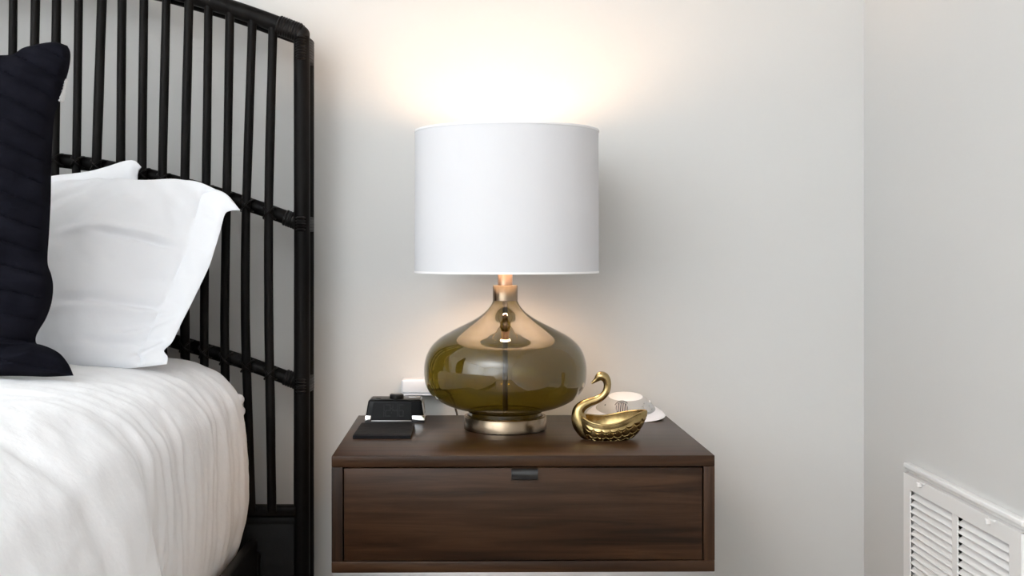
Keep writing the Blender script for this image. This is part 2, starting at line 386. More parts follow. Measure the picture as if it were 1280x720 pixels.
# display window, slightly proud and dull
fr_ = lambda x, z: Vector((x*lerp(bw, tw, z/HC), lerp(0, ln_, z/HC)-.0004, z))
dsp = MB(); q = [fr_(-.785,.0055), fr_(.565,.0055), fr_(.60,HC-.0045), fr_(-.80,HC-.0045)]
dsp.add([*q, *[p+Vector((0,.001,0)) for p in q]], [(0,1,2,3),(7,6,5,4),(0,4,5,1),(1,5,6,2),(2,6,7,3),(3,7,4,0)], False)
dsp = dsp.build('display', 'lcd', ck)
SEG = {'1':'bc','2':'abged','4':'fgbc','6':'afgedc'}
dgm = MB()
def seg(cx, cz, w_, h_, which, t=.0009):
    b = {'a':((0,1),(1,1)),'b':((1,.5),(1,1)),'c':((1,0),(1,.5)),'d':((0,0),(1,0)),'e':((0,0),(0,.5)),'f':((0,.5),(0,1)),'g':((0,.5),(1,.5))}
    for c in which:
        (x0,y0),(x1,y1) = b[c]
        lo = (cx+x0*w_-t/2, cz+y0*h_-t/2); hi = (cx+x1*w_+t/2, cz+y1*h_+t/2)
        v = []
        for (x, z) in ((lo[0],lo[1]),(hi[0],lo[1]),(hi[0],hi[1]),(lo[0],hi[1])):
            v.append((x, lerp(0, ln_, z/HC)-.0007, z))
        dgm.add(v+[(a, b_+.0004, c_) for a, b_, c_ in v], [(0,1,2,3),(0,4,5,1),(1,5,6,2),(2,6,7,3),(3,7,4,0)], False)
kx = lambda px: (px-493.2)*2.155/F
zk0, zk1 = .0125, .0335
seg(kx(473.2), zk0, kx(479.6)-kx(473.2), zk1-zk0, SEG['1']); seg(kx(481.6), zk0, kx(487.6)-kx(481.6), zk1-zk0, SEG['2'])
seg(kx(490.6), zk0, kx(496.4)-kx(490.6), zk1-zk0, SEG['4']); seg(kx(498.6), zk0, kx(503.8)-kx(498.6), zk1-zk0, SEG['6'])
for z in (zk0+.006, zk0+.014): dgm.box((kx(489.1)-.0006, lerp(0,ln_,z/HC)-.0007, z-.0006), (kx(489.1)+.0006, lerp(0,ln_,z/HC), z+.0006))
dgm.build('digits', 'digit', dsp)
for s in (-1, 1):   # chrome corner guards wrapping the lower front corners
    m_ = MB()
    if s < 0: m_.hull(trap(-1,-.80,0,.16,.004,.0135,.0007), QF, .0008)
    else: m_.hull(trap(.58,1,0,.95,.004,.0135,.0007), QF, .0008)
    m_.build('corner_guard', 'chrome', ck)
m_ = MB().hull(trap(.985,1,.06,.97,.0155,HC-.006,.0006), QF, .0002).build('metal_plate', 'steel', ck)
bx = kx(494.5)
MB().lathe([(.0,HC),(.0128,HC),(.0135,HC+.001),(.0130,HC+.0085),(.0115,HC+.0095),(0,HC+.0098)], 40, (bx,.026,0)).build('snooze_button', 'black_plastic', ck)
MB().lathe([(.0,HC+.0096),(.0085,HC+.0097),(.0085,HC+.0103),(0,HC+.0104)], 32, (bx,.028,0)).build('button_cap', 'steel', ck)
MB().box((kx(509),.040,HC), (kx(524),.046,HC+.0022), .0006).build('glint_strip', 'steel', ck)  # added steel strip standing in for a light reflection on the deck
MB().box((kx(469),.020,HC), (kx(475),.026,HC+.0016), .0006).build('button', 'black_gloss', ck)

# ------------------------------------------------------------------ flat black pad
pd = MB()
f0, f1, b1, b0 = P(441,548.5,1.9655), P(513.5,548.5,1.9655), P(518.5,531.5,2.115), P(452,531.5,2.115)
hh = .0035
rows = []
top = [[0]*41 for _ in range(25)]
for j in range(25):
    r = []
    for i in range(41):
        u, v = i/40, j/24
        p = f0.lerp(f1, u).lerp(b0.lerp(b1, u), v)
        ed = min(u, 1-u, v, 1-v)
        nzv = noise.noise(Vector((u*9, v*9, 3.1)))
        e2 = noise.noise(Vector((u*16, v*16, 8.1)))*.0010 if ed < .01 else 0
        r.append(Vector((p.x+e2, p.y+e2*.8, TOP+hh+(.0035 if ed > .01 else .0022)+nzv*.0004)))
    rows.append(r)
bot = [[Vector((p.x, p.y, TOP)) for p in r] for r in rows]
pd.grid(rows, False); pd.grid(bot, False, True)
ring_t = rows[0][:-1]+[r[-1] for r in rows[:-1]]+rows[-1][:0:-1]+[r[0] for r in rows[:0:-1]]
ring_b = [Vector((p.x, p.y, TOP)) for p in ring_t]
pd.grid([ring_b+ring_b[:1], ring_t+ring_t[:1]], False)
po = pd.build('flat_pad', 'slate', loc=(f0.x, f0.y, TOP), weld=.00005, recalc=True)
tag(po, 'thin flat black slab lying in front of the alarm clock', 'pad')

# ------------------------------------------------------------------ sound machine
smc = P(782, 510, 2.213)
so = empty('sound_machine', (smc.x, smc.y, TOP), 'round white and grey sound machine behind the brass swan', 'sound machine')
SYM = .80
def dome(x, y, z): return Vector((x, y*SYM, z+y*SYM*.22*min(1, z/.014)))
def domemesh(prof, n=96):
    m = MB(); m.lathe(prof, n); m.v = [tuple(dome(*v)) for v in m.v]; return m
domemesh([(.060,.0),(.071,.001),(.0765,.0045),(.0772,.007),(.0745,.0105),(.066,.0155),(.060,.0188),(.0578,.0196)]).build('housing', 'white_plastic', so)
domemesh([(.0578,.0194),(.057,.0208),(.052,.0275),(.046,.0335),(.040,.0385),(.0355,.0415),(.0332,.0423)]).build('control_ring', 'grey_plastic', so)
domemesh([(.0334,.0421),(.0325,.0430),(.022,.0446),(.010,.0452),(0,.0453)]).build('speaker_cap', 'white_rubber', so)
def on_dome(px, py, off=.0006):
    """point and normal of the grey ring below pixel (px,py), in the machine's own frame"""
    best = None
    for i in range(60):
        t = i/59; z0_ = lerp(.0196, .0423, t); r = interp([(.0196,.0578),(.0275,.052),(.0335,.046),(.0385,.040),(.0423,.0332)], z0_)
        for k in range(240):
            a = -PI*k/239
            p = dome(r*math.cos(a), r*math.sin(a), z0_); wv = p+Vector((smc.x, smc.y, TOP)); d = wv.y+WALL
            q = (CX+wv.x*F/d, CY-(wv.z-CAMZ)*F/d); e_ = (q[0]-px)**2+(q[1]-py)**2
            if best is None or e_ < best[0]: best = (e_, p, a, r, z0_)
    _, p, a, r, z0_ = best
    du = dome(r*math.cos(a+.02), r*math.sin(a+.02), z0_)-p
    r2 = interp([(.0196,.0578),(.0275,.052),(.0335,.046),(.0385,.040),(.0423,.0332)], z0_+.002)
    dv = dome(r2*math.cos(a), r2*math.sin(a), z0_+.002)-p
    n_ = du.cross(dv).normalized()
    if n_.z < 0: n_ = -n_
    return p+n_*off, n_, du.normalized(), (dv-du.normalized()*dv.dot(du.normalized())).normalized()
def disc(m, c, n_, u, v, ru, rv, h, seg=32):
    vs = []
    for hh_ in (-.001, h):
        for k in range(seg):
            a = 2*PI*k/seg; vs.append(c+u*ru*math.cos(a)+v*rv*math.sin(a)+n_*hh_)
    m.add(vs, [(k,(k+1)%seg,seg+(k+1)%seg,seg+k) for k in range(seg)]+[tuple(range(seg,2*seg))], False)
c, n_, u, v = on_dome(777.2, 510.6)
m_ = MB(); disc(m_, c, n_, u, v, .0113, .0125, .0008); gr = m_.build('sensor_disc', 'dark_chrome', so, recalc=True)
m_ = MB()
for k in range(-2, 3):
    x = k*.0042; hv = math.sqrt(max(.0, .0118**2-x*x))*.9
    a_, b_ = c+u*(x-.0011)-v*hv, c+u*(x+.0011)-v*hv
    q = [a_, b_, b_+v*hv*2, a_+v*hv*2]
    m_.add([p+n_*.0007 for p in q]+[p+n_*.0014 for p in q], [(4,5,6,7),(0,1,5,4),(1,2,6,5),(2,3,7,6),(3,0,4,7)], False)
m_.build('slats', 'steel', gr, recalc=True)
m_ = MB()
m_.tube([c+u*.0145*math.cos(a)+v*.016*math.sin(a)+n_*.0006 for a in [lerp(PI*.25, PI*.88, i/20) for i in range(21)]], .0007, 6)
m_.build('sensor_hood', 'dark_chrome', gr)
c, n_, u, v = on_dome(808.5, 511.3)
m_ = MB(); disc(m_, c, n_, u, v, .0075, .0085, .0012); m_.build('round_button', 'grey_plastic', so, recalc=True)
m_ = MB()
for dx, dy in ((805,504.5),(811.5,507.5),(814.8,511.5),(803,508.5)):
    cc, nn, uu, vv = on_dome(dx, dy); disc(m_, cc, nn, uu, vv, .0017, .0012, .0003, 10)
m_.build('button_marks', 'steel', so, recalc=True)
cc, nn, uu, vv = on_dome(812, 502); m_ = MB(); disc(m_, cc, nn, uu, vv, .0058, .0016, .0008, 24); m_.build('slide_switch', 'white_rubber', so, recalc=True)
cc, nn, uu, vv = on_dome(756.6, 506.2); m_ = MB(); disc(m_, cc, nn, uu, vv, .0011, .0014, .0003, 12); m_.build('pin_hole', 'rubber', so, recalc=True)

# ------------------------------------------------------------------ brass swan dish
DS = 1.968; ss = DS/F
sw = empty('swan_dish', (*P(765,553,DS).xy, TOP), 'small brass swan dish with scaled feather bowl and curved neck', 'swan dish')
so0 = Vector(sw.location)
zpx = lambda y: CAMZ-(y-CY)*ss
# bowl: stations along X: px, rim mid y, bottom y, half width px
ST = [(719,520,527,2.0),(722.5,519.5,537,9),(727,520,542.5,14.5),(733,522,547,19.5),(742,524,549.6,24),(752,525.3,550.2,26),(762,524.6,550,26),(772,522.4,549.4,24.5),
      (782,519.4,548,21),(790,517,545.6,17.5),(797,515.4,540,13.5),(803,514.2,531,9),(807,513.8,523,4.5),(808.6,513.9,517.5,1.2)]
NS, NT = 260, 140
def st(u):
    x = lerp(719, 808.6, u)
    k = lambda j: interp([(s_[0], s_[j]) for s_ in ST], x)
    return x, k
def smst(u, j):   # smoothed station value
    return sum(st(min(1, max(0, u+o)))[1](j)*w_ for o, w_ in ((-.035,.15),(-.018,.22),(0,.26),(.018,.22),(.035,.15)))
PU, PV = 10.2, 6.6
def scale_h(a, b):
    """height of overlapping scales; a runs along the body, b runs downwards (px units)"""
    R = PU*.60
    for j in range(int(b//PV)-2, int(b//PV)+3):
        cb = j*PV
        if b > cb+R or b < cb-R*.9: continue
        off = .5*PU if j % 2 else 0
        i = round((a-off)/PU); ca = i*PU+off
        dx, dy = (a-ca)/R, (b-cb)/(R*1.05)
        q = dx*dx+dy*dy
        if q < 1 : return (.55+.45*max(0,(dy+.4)/1.4)) * (1-q**2.6)
    return 0
def bowl(inset, scales):
    rows = []
    for i in range(NS+1):
        u = i/NS; x = st(u)[0]; rim, bot, hwid = smst(u,1), smst(u,2), smst(u,3)
        r = []
        for k in range(NT+1):
            a = PI*k/NT
            w_ = max(.3, hwid-inset); d_ = max(.5, bot-rim-inset)
            cy, sy = math.cos(a), math.sin(a)
            yy = -w_*math.copysign(abs(cy)**.72, cy); dz = d_*abs(sy)**.85
            wave = 0
            nrm = Vector((0, -cy/w_, sy/d_)); nrm.normalize()
            disp = 0
            if scales and .10 < u < .985:
                arc = (a if a < PI/2 else PI-a)/(PI/2)
                dep = arc*(bot-rim+hwid)*.62
                fade = smooth((arc-.10)/.08)*smooth((u-.10)/.08)
                disp = 2.2*scale_h(x, dep-1.5)*fade
            xx = x + (inset*.8*(1-2*u) if u < .1 or u > .9 else 0)
            p = P(xx, CY, DS); p.z = zpx(rim+dz+disp*nrm.z+(2.9 if cy > 0 else 1.5)*cy*abs(cy)*smooth((u-.04)/.2)*smooth((.9-u)/.3))
            p.y = DS-WALL+(yy+disp*nrm.y)*ss
            r.append(p-so0)
        rows.append(r)
    return rows
ro, ri = bowl(0, True), bowl(2.3, False)
m_ = MB(); m_.grid(ro); m_.grid(ri, True, True)
for idx in (0, NT): m_.grid([[r[idx] for r in ro], [r[idx] for r in ri]])
m_.grid([ro[0], ri[0]]); m_.grid([ro[-1], ri[-1]])
m_.build('bowl', 'swan', sw, weld=.00002, recalc=True)
m_ = MB()   # rolled rim and curled tail
for idx in (0, NT):
    m_.tube([ro[i][idx].lerp(ri[i][idx], .5)+Vector((0,0,.0003)) for i in range(2, NS+1, 3)], .0019, 8)
m_.build('rim', 'swan', sw)
nk = [(743,547,4.5),(733.5,541,9.3),(725.5,530,10),(723,521,9),(723.5,513,7.6),(728.5,507,6.3),(736.5,503,5.4),(745,500,4.9),(752.5,495.8,4.6),(757.5,489.5,4.55),(759.3,482,4.6),
      (758.3,475.5,5.1),(755.2,471.2,5.9),(751.2,470.2,6.0),(748,472,5.0),(745.6,474.3,3.3),(743,476.4,2.3),(740.6,478.3,1.7),(739.2,479.2,.7)]
cv = catmull([Vector((a,b,0)) for a, b, r in nk], 150)
L = [0]
for a, b in zip(cv, cv[1:]): L.append(L[-1]+(b-a).length)
ctl = []; acc = 0
for i, (a, b, r) in enumerate(nk):
    j = min(range(len(cv)), key=lambda q: (cv[q]-Vector((a,b,0))).length); ctl.append((L[j], r))
ctl.sort()
path, rads = [], []
for l_, p in zip(L, cv):
    q = P(p.x, p.y, DS-.004)-so0; path.append(q)
    rr = sum(interp(ctl, l_+o) for o in (-2,-1,0,1,2))/5; rads.append(max(.4, rr)*ss)
MB().tube(path, rads, 24).build('neck_and_head', 'swan', sw)
m_ = MB()
for dy in (-1, 1):
    e_ = P(752.8, 470.8, DS-.004)-so0+Vector((0, dy*5.1*ss, 0))
    bm = bmesh.new(); bmesh.ops.create_uvsphere(bm, u_segments=12, v_segments=8, radius=.0017, matrix=Matrix.Translation(e_)); m_.frombm(bm, smooth=True)
m_.build('eyes', 'swan', sw)
MB().lathe([(0,0),(.029,0),(.0300,.001),(.0290,.0035),(.02,.006)], 48, (P(762,553,DS).x-so0.x,0,0), .72).build('foot', 'felt', sw)

# ------------------------------------------------------------------ return air grille on the right wall
vt = empty('air_vent', (XR, (vy0+vy1)/2, VZ0), 'white louvred return air grille low on the right wall', 'air vent')
hv = (vy1-vy0)/2; HV = VZ1-VZ0
# local: x = -into room, y along wall, z up
m_ = MB()
m_.box((-.013,-hv,HV-.009), (0,hv,HV), .002, 3); m_.box((-.008,-hv,HV-.0145), (0,hv,HV-.009), .001)
m_.box((-.003,-hv,HV-.034), (0,hv,HV-.0145))
for s in (-1, 1): m_.box((-.002,s*hv,0), (0,s*(hv-.012),HV-.034))
m_.box((-.003,-hv,0), (0,hv,.014), .001)
m_.build('outer_frame', 'vent', vt)
dt, db = HV-.0178, .004; ys = [hv-.0015, -hv+.0015]
c0 = 2.037-WALL-(vy0+vy1)/2; c1 = 1.855-WALL-(vy0+vy1)/2; c2 = 1.835-WALL-(vy0+vy1)/2; c3 = 1.655-WALL-(vy0+vy1)/2
lz1, lz0 = HV-.0435, .045
m_ = MB()
xd = -.0108
m_.box((-.013,ys[1],lz1), (xd,ys[0],dt)); m_.box((-.013,ys[1],db), (xd,ys[0],lz0))
m_.box((-.013,c0,lz0), (xd,ys[0],lz1)); m_.box((-.013,ys[1],lz0), (xd,c3,lz1)); m_.box((-.013,c2,lz0), (xd,c1,lz1))
for s in (0, 1): m_.box((xd,ys[s]-.0015*(1-2*s),db), (-.002,ys[s],dt))     # folded rims of the sheet
m_.box((xd,ys[1],dt-.0015), (-.002,ys[0],dt)); m_.box((xd,ys[1],db), (-.002,ys[0],db+.0015))
door = m_.build('grille_door', 'vent', vt)
for ya, yb in ((c1,c0), (c3,c2)):
    m_ = MB(); z = lz1-.004; pitch = .0131
    while z > lz0+.006:
        q = [(-.0125,z-.0095),(-.0118,z-.0102),(.0020,z+.0028),(.0012,z+.0036)]
        m_.add([(x,ya,zz_) for x, zz_ in q]+[(x,yb,zz_) for x, zz_ in q], [(0,1,2,3),(7,6,5,4),(0,4,5,1),(1,5,6,2),(2,6,7,3),(3,7,4,0)], False)
        z -= pitch
    m_.build('louvre_panel', 'vent', door, recalc=True)
for px_ in (1161, 1249):
    yy = .785*F/(px_-CX)-WALL-(vy0+vy1)/2
    m_ = MB(); m_.box((-.021,yy-.003,dt-.010), (-.013,yy+.005,dt-.002), .001); m_.box((-.017,yy-.017,dt-.003), (-.013,yy+.003,dt), .0006)
    m_.build('latch', 'vent', door)
MB().box((.075,-hv+.02,.03), (.08,hv-.02,HV-.02)).build('duct_back', 'vent_dark', vt)

# ------------------------------------------------------------------ bed frame
XC = -.90
bed = empty('bed', (XC, -1.05, 0), 'black rattan bed frame with arched spindle headboard', 'bed')
bo = Vector(bed.location)
def B(v): return Vector(v)-bo
def part(mb, name, m, parent):  # world coordinates -> bed local (sub-parts share the bed's origin)
    mb.v = [tuple(Vector(v)-bo) for v in mb.v]; return mb.build(name, m, parent)
Y1, Y2, YS, YRL = 2.2-WALL, 2.262-WALL, 2.184-WALL, 2.207-WALL
XP = (377.2-CX)*2.2/F
HWD = XP-XC
def arch(x, zc_px):       # rail height at x: px offset curve measured at the depth of the rails
    u = min(1, abs(x-XC)/HWD)
    py = zc_px + 83*(u**1.7)
    return CAMZ-(py-CY)*2.2/F
def wrap_tube(path, r, turns, amp=.0011, n=16, ell=None):
    pts = catmull(path, turns*8); rr = [r+amp*abs(math.sin(PI*turns*i/(turns*8)))+random.uniform(-.0002,.0002) for i in range(turns*8+1)]
    return MB().tube(pts, rr, n, True, ell)
for s in (1, -1):
    X = XC+s*HWD
    ztop = CAMZ-(50-CY)*2.2/F
    po_ = part(MB().tube([(X,Y1,0),(X,Y1,.5),(X+.0006,Y1,.9),(X,Y1,ztop+.006)], .0157, 24), 'post', 'rattan', bed)
    part(MB().tube([(X,Y2,0),(X-.0005,Y2,.6),(X,Y2,ztop-.004)], .0150, 20), 'companion_pole', 'rattan', po_)
    for zc, hgt, tn in ((.5*((CAMZ-(271-CY)*2.2/F)+(CAMZ-(289-CY)*2.2/F)), .0285, 5), (CAMZ-(481-CY)*2.2/F, .0285, 5), (ztop-.018, .046, 9)):
        part(wrap_tube([(X,(Y1+Y2)/2,zc-hgt/2),(X,(Y1+Y2)/2,zc),(X,(Y1+Y2)/2,zc+hgt/2)], .0168, tn, .0012, 28, (1.0, 2.92)), 'binding', 'wrap', po_)
    zr = arch(X, -41.0)
    xs = [X-s*.046, X-s*.024, X-s*.004]
    cb_ = wrap_tube([(x, Y1, arch(x,-41)-.0005) for x in xs], .0180, 9, .0013, 20)
    bm = bmesh.new(); bmesh.ops.create_uvsphere(bm, u_segments=24, v_segments=16, radius=.0176, matrix=Matrix.Translation((X-s*.002,Y1+.001,zr-.002))@Matrix.Diagonal((1.0,1.05,1.0,1)))
    cb_.frombm(bm, smooth=True)
    part(cb_, 'corner_binding', 'wrap', po_)
def railx(off, r, y, name, m='rattan', x0=None, dz=0):
    pts = [Vector((lerp(XC-HWD, XC+HWD, i/60), y, 0)) for i in range(61)]
    for p in pts: p.z = arch(p.x, off)+dz+.0008*noise.noise(Vector((p.x*14, off, 0)))
    return pts, MB().tube(pts, r, 20)
pts, mb = railx(-41, .0165, Y1, 'top_rail'); tr_ = part(mb, 'top_rail', 'rattan', bed)
pts, mb = railx(-41, .0135, Y2-.005, 'companion_rail', dz=-.004); part(mb, 'companion_rail', 'rattan', tr_)
for off in (197, 397):
    pts, mb = railx(off, .0138, YRL, 'cross_rail'); rl = part(mb, 'cross_rail', 'rattan', bed)
    for s in (1, -1):
        X = XC+s*HWD
        xs = [X-s*.034, X-s*.022, X-s*.010]
        part(wrap_tube([(x, YRL, arch(x, off)) for x in xs], .0148, 5, .0013, 18), 'end_binding', 'wrap', rl)
zbr = CAMZ-(638.5-CY)*2.19/F
part(MB().box((XC-HWD+.008,Y1-.016,zbr-.0125), (XC+HWD-.008,Y1+.012,zbr+.0095), .006, 3), 'base_rail', 'rattan', bed)
part(MB().box((XC-HWD+.008,Y1-.006,.19), (XC+HWD-.008,Y1+.008,zbr-.0125), .002).box((XC-HWD+.008,Y1-.010,zbr-.026), (XC+HWD-.008,Y1-.004,zbr-.0125), .001), 'headboard_panel', 'panel', bed)
tops = [339.3,313.3,286.3,259.3,234,205.3,178,151,125,96.7,68.7,41.7,14]
sp_x = [(px-CX)*2.184/F for px in tops]
sp_all = [(x, random.uniform(-.4, .4), random.uniform(.0082,.0094), 1) for x in sp_x]
sp_all += [(2*XC-x, random.uniform(-.4, .4), random.uniform(.0082,.0094), -1) for x in sp_x if x-XC > .02]
midx = [336,307,281,255.5,230.5,203,178,150,118,93,68,41,14]
for k, (x, w_, r, sd) in enumerate(sp_all):
    kk = k if k < 13 else k-13
    dm = (midx[kk]-tops[kk])*2.184/F*(1 if sd > 0 else -1)
    zt = arch(x, -41)-.006
    zs = [(zbr, dm*-.05), (.60, dm*.55), (.78, dm), (.97, dm*.85), (1.10, dm*.5), (zt, 0)]
    ph = random.uniform(0, 6)
    pts = catmull([Vector((x+o+.0012*math.sin(ph+z*7), YS+ (0.012 if z == zt else 0), z)) for z, o in zs], 36)
    rr = [r*(1+.06*noise.noise(Vector((k*3.1, i*.2, 0)))) for i in range(37)]
    sp = part(MB().tube(pts, rr, 14), 'spindle', 'rattan', bed)
    for off in (197, 397):
        zc = arch(x, off); q = min(pts, key=lambda p: abs(p.z-zc))
        m_ = MB()
        for sgn in (-1, 1):   # crossed lashing around spindle and rail
            ring = []
            for i in range(25):
                a = 2*PI*i/24
                ring.append(Vector((q.x+(r+.0022)*math.sin(a)*1.05, (YS+YRL)/2-.0005+(.0235+.001)*-math.cos(a), zc+sgn*.011*math.sin(a))))
            m_.tube(ring, .0019, 6)
        part(m_, 'lashing', 'wrap', sp)
for s in (1, -1):   # side rails, with bracket, and foot end
    xo = XC+s*(.4755); xi = XC+s*(.4575)
    sr = part(MB().box((xi,-2.16,.235), (xo,Y1-.035,.377), .004, 2), 'side_rail', 'panel', bed)
    part(MB().box((xi-s*.001,Y1-.036,.245), (xo+s*.001,Y1-.006,.345), .003), 'bracket', 'panel', sr)
    part(MB().tube([(xi,-2.12,0),(xi,-2.12,.235)], .022, 16), 'foot', 'rattan', bed)
part(MB().box((XC-.4755,-2.19,.235), (XC+.4755,-2.16,.377), .004), 'foot_rail', 'panel', bed)
part(MB().box((XC-.4555,-2.158,.262), (XC+.4555,Y1-.04,.278), .002), 'slat_base', 'panel', bed)

# ------------------------------------------------------------------ white duvet, tucked round the mattress
XM = -.90
SEC_H = [(-.90,.733),(-.78,.732),(-.70,.731),(-.62,.729),(-.56,.724),(-.515,.714),(-.474,.690),(-.447,.652),(-.439,.610),(-.4335,.560),(-.4306,.498),(-.4336,.438),(-.456,.366),(-.486,.3085),(-.52,.290)]
SEC_M = [(-.90,.740),(-.78,.739),(-.70,.736),(-.61,.730),(-.55,.720),(-.502,.702),(-.472,.674),(-.4535,.640),(-.450,.600),(-.448,.555),(-.447,.498),(-.449,.430),(-.462,.365),(-.488,.310),(-.52,.290)]
SEC_N = [(-.90,.756),(-.78,.754),(-.70,.748),(-.60,.741),(-.541,.728),(-.498,.704),(-.456,.668),(-.4356,.6286),(-.424,.598),(-.4126,.5585),(-.400,.508),(-.392,.450),(-.402,.405),(-.440,.388),(-.49,.383)]
SEC_F = [(x+.004, z) for x, z in SEC_N]
def secpts(sec, n=110): return catmull([Vector((x, 0, z)) for x, z in sec], n)
NV = 110
PH, PM, PN = secpts(SEC_H), secpts(SEC_M), secpts(SEC_N)
def pleat(d, v):
    """gathers running across the bed and down its side; d along the bed, v across"""
    x = d*1.0
    a = noise.noise(Vector((x*23, v*1.0, 1.7))); b = noise.noise(Vector((x*50, v*2.0, 9.3))); c = noise.noise(Vector((x*16, v*1.4, 4.4)))
    ridge = (1-abs(a))**2.2
    return .55*ridge+.30*b+.5*c
rows = []
ND = 330
for i in range(ND+1):
    d = lerp(2.142, .19, (i/ND)**1.0)
    y = d-WALL
    # weights of the three sections along the bed
    wH = smooth((d-1.86)/.24); wN = smooth((1.54-d)/.13)
    end = smooth((2.142-d)/.035)             # rounded head end
    fend = smooth((d-.19)/.06)
    half = []
    for k in range(NV+1):
        v = k/NV
        p = PM[k].lerp(PH[k], wH).lerp(PN[k], wN)
        t = (PM[min(k+1,NV)]-PM[max(k-1,0)]).normalized(); nrm = Vector((-t.z, 0, t.x))
        if nrm.z < -.2 and nrm.x < 0: nrm = -nrm
        nrm = Vector((abs(nrm.x) if k > 40 else nrm.x, 0, nrm.z if k < 95 else -abs(nrm.z)))
        side = smooth((v-.42)/.22)
        sidedown = smooth((v-.60)/.1)
        dd = d+.02*noise.noise(Vector((v*3.0, d*5, 2)))*(1-sidedown)
        fold = pleat(dd, v*1.3)*.0105*(side*.9+.22)*(1-wN)
        soft = noise.noise(Vector((p.x*6+.7*d, d*5.0, p.z*6)))*.008*(.35+.65*wN)+noise.noise(Vector((p.x*17, d*13, p.z*17)))*.0032*(.4+.6*wN)+noise.noise(Vector((p.x*38+d*9, d*30, p.z*38)))*.0017
        # two long soft creases in the puffed front part
        for (dc, sl, am, wd) in ((1.25,.35,.008,.03),(1.02,.5,.007,.035),(.86,.2,.007,.04)):
            q = d-(dc+sl*(p.x+.5)); soft -= am*math.exp(-(q/wd)**2)*wN
        p = p+nrm*(fold+soft)
        if end < 1:
            cz = .56; p = Vector((lerp(XM, p.x, .93+.07*end), 0, lerp(cz, p.z, .90+.10*end)))
        if fend < 1: p = Vector((lerp(XM, p.x, .92+.08*fend), 0, lerp(.55, p.z, .8+.2*fend)))
        half.append(Vector((p.x, y, p.z)))
    left = [Vector((2*XM-p.x, y, p.z)) for p in half[:0:-1]]
    rows.append(left+half)
dv = MB(); dv.grid(rows)
n_ = len(rows[0])
for r in (rows[0], rows[-1]):
    cc = Vector((XM, r[0].y, .5)); o = len(dv.v); dv.v += [tuple(p) for p in r]+[tuple(cc)]
    for k in range(n_): dv.f.append((o+k, o+(k+1) % n_, o+n_)); dv.sm.append(False)
dv.grid([[r[0] for r in rows], [Vector((XM, r[0].y, r[0].z)) for r in rows], [r[-1] for r in rows]])
du_ = dv.build('duvet', 'duvet', loc=(XM, -1.1, .29), weld=.00005, recalc=True)
tag(du_, 'white crinkled cotton duvet tucked over the mattress of the bed', 'duvet')
m_ = MB()   # gathered elastic corner peeping out by the headboard
for (px_, py_, r_) in ((297.2,500,.0115),(298.0,514.5,.0120)):
    c = P(px_, py_, 2.115); bm = bmesh.new()
    bmesh.ops.create_uvsphere(bm, u_segments=16, v_segments=10, radius=r_, matrix=Matrix.Translation(c)@Matrix.Diagonal((1,2.0,.95,1))); m_.frombm(bm, smooth=True)
m_.v = [tuple(Vector(v)-Vector(du_.location)) for v in m_.v]
m_.build('gathered_corner', 'duvet', du_)

# ------------------------------------------------------------------ pillows
def on_plane(px, py, pl):
    """point of the leaning plane d = d0 + k*(z-z0) + m*(x-x0) seen at a pixel"""
    d0, k, z0, m, x0 = pl
    a, b = (px-CX)/F, -(py-CY)/F
    d = (d0+k*(CAMZ-z0)-m*x0)/(1-k*b-m*a)
    return P(px, py, d)
def coons(top, bot, left, right, ns, nt):
    T_, B_ = catmull(top, ns), catmull(bot, ns); L_, R_ = catmull(left, nt), catmull(right, nt)
    g_ = []
    for j in range(nt+1):
        t = j/nt; row = []
        for i in range(ns+1):
            s = i/ns
            p = B_[i]*(1-t)+T_[i]*t + L_[j]*(1-s)+R_[j]*s - (B_[0]*(1-s)*(1-t)+B_[-1]*s*(1-t)+T_[0]*(1-s)*t+T_[-1]*s*t)
            row.append(p)
        g_.append(row)
    return g_
def pillow(name, m, top, bot, left, right, pl, front, back, ns=120, nt=120, relief=None, relief_b=None):
    v2 = lambda a: [Vector((x, y, 0)) for x, y in a]
    g_ = coons(v2(top), v2(bot), v2(left), v2(right), ns, nt)
    d0, k, z0, mm, x0 = pl
    nrm = Vector((mm, -1, k)).normalized()      # faces the camera
    F_, B_ = [], []
    for j, row in enumerate(g_):
        fr, br = [], []
        for i, q in enumerate(row):
            s, t = i/ns, j/nt
            p = on_plane(q.x, q.y, pl)
            hf, hb = front(s, t), back(s, t)
            if relief: hf = max(hf+relief(q.x, q.y, s, t), .0012-hb)
            fr.append(p+nrm*hf); br.append(p-nrm*hb)
        F_.append(fr); B_.append(br)
    mb = MB(); mb.grid(F_); mb.grid(B_, True, True)
    c = F_[0][ns//2]
    return mb.build(name, m, loc=(c.x, c.y, c.z), weld=.0004, recalc=True), F_, g_
def creases(lst):
    def f(x, y):
        h = 0
        for x0, y0, x1, y1, am, wd in lst:
            vx, vy = x1-x0, y1-y0; L2 = vx*vx+vy*vy
            t = ((x-x0)*vx+(y-y0)*vy)/L2
            n = abs((x-x0)*-vy+(y-y0)*vx)/math.sqrt(L2); sg = ((x-x0)*-vy+(y-y0)*vx)/math.sqrt(L2)
            e = smooth((t+.25)/.4)*smooth((1.25-t)/.4)
            h += am*e*math.exp(-(sg/wd)**2)
        return h
    return f
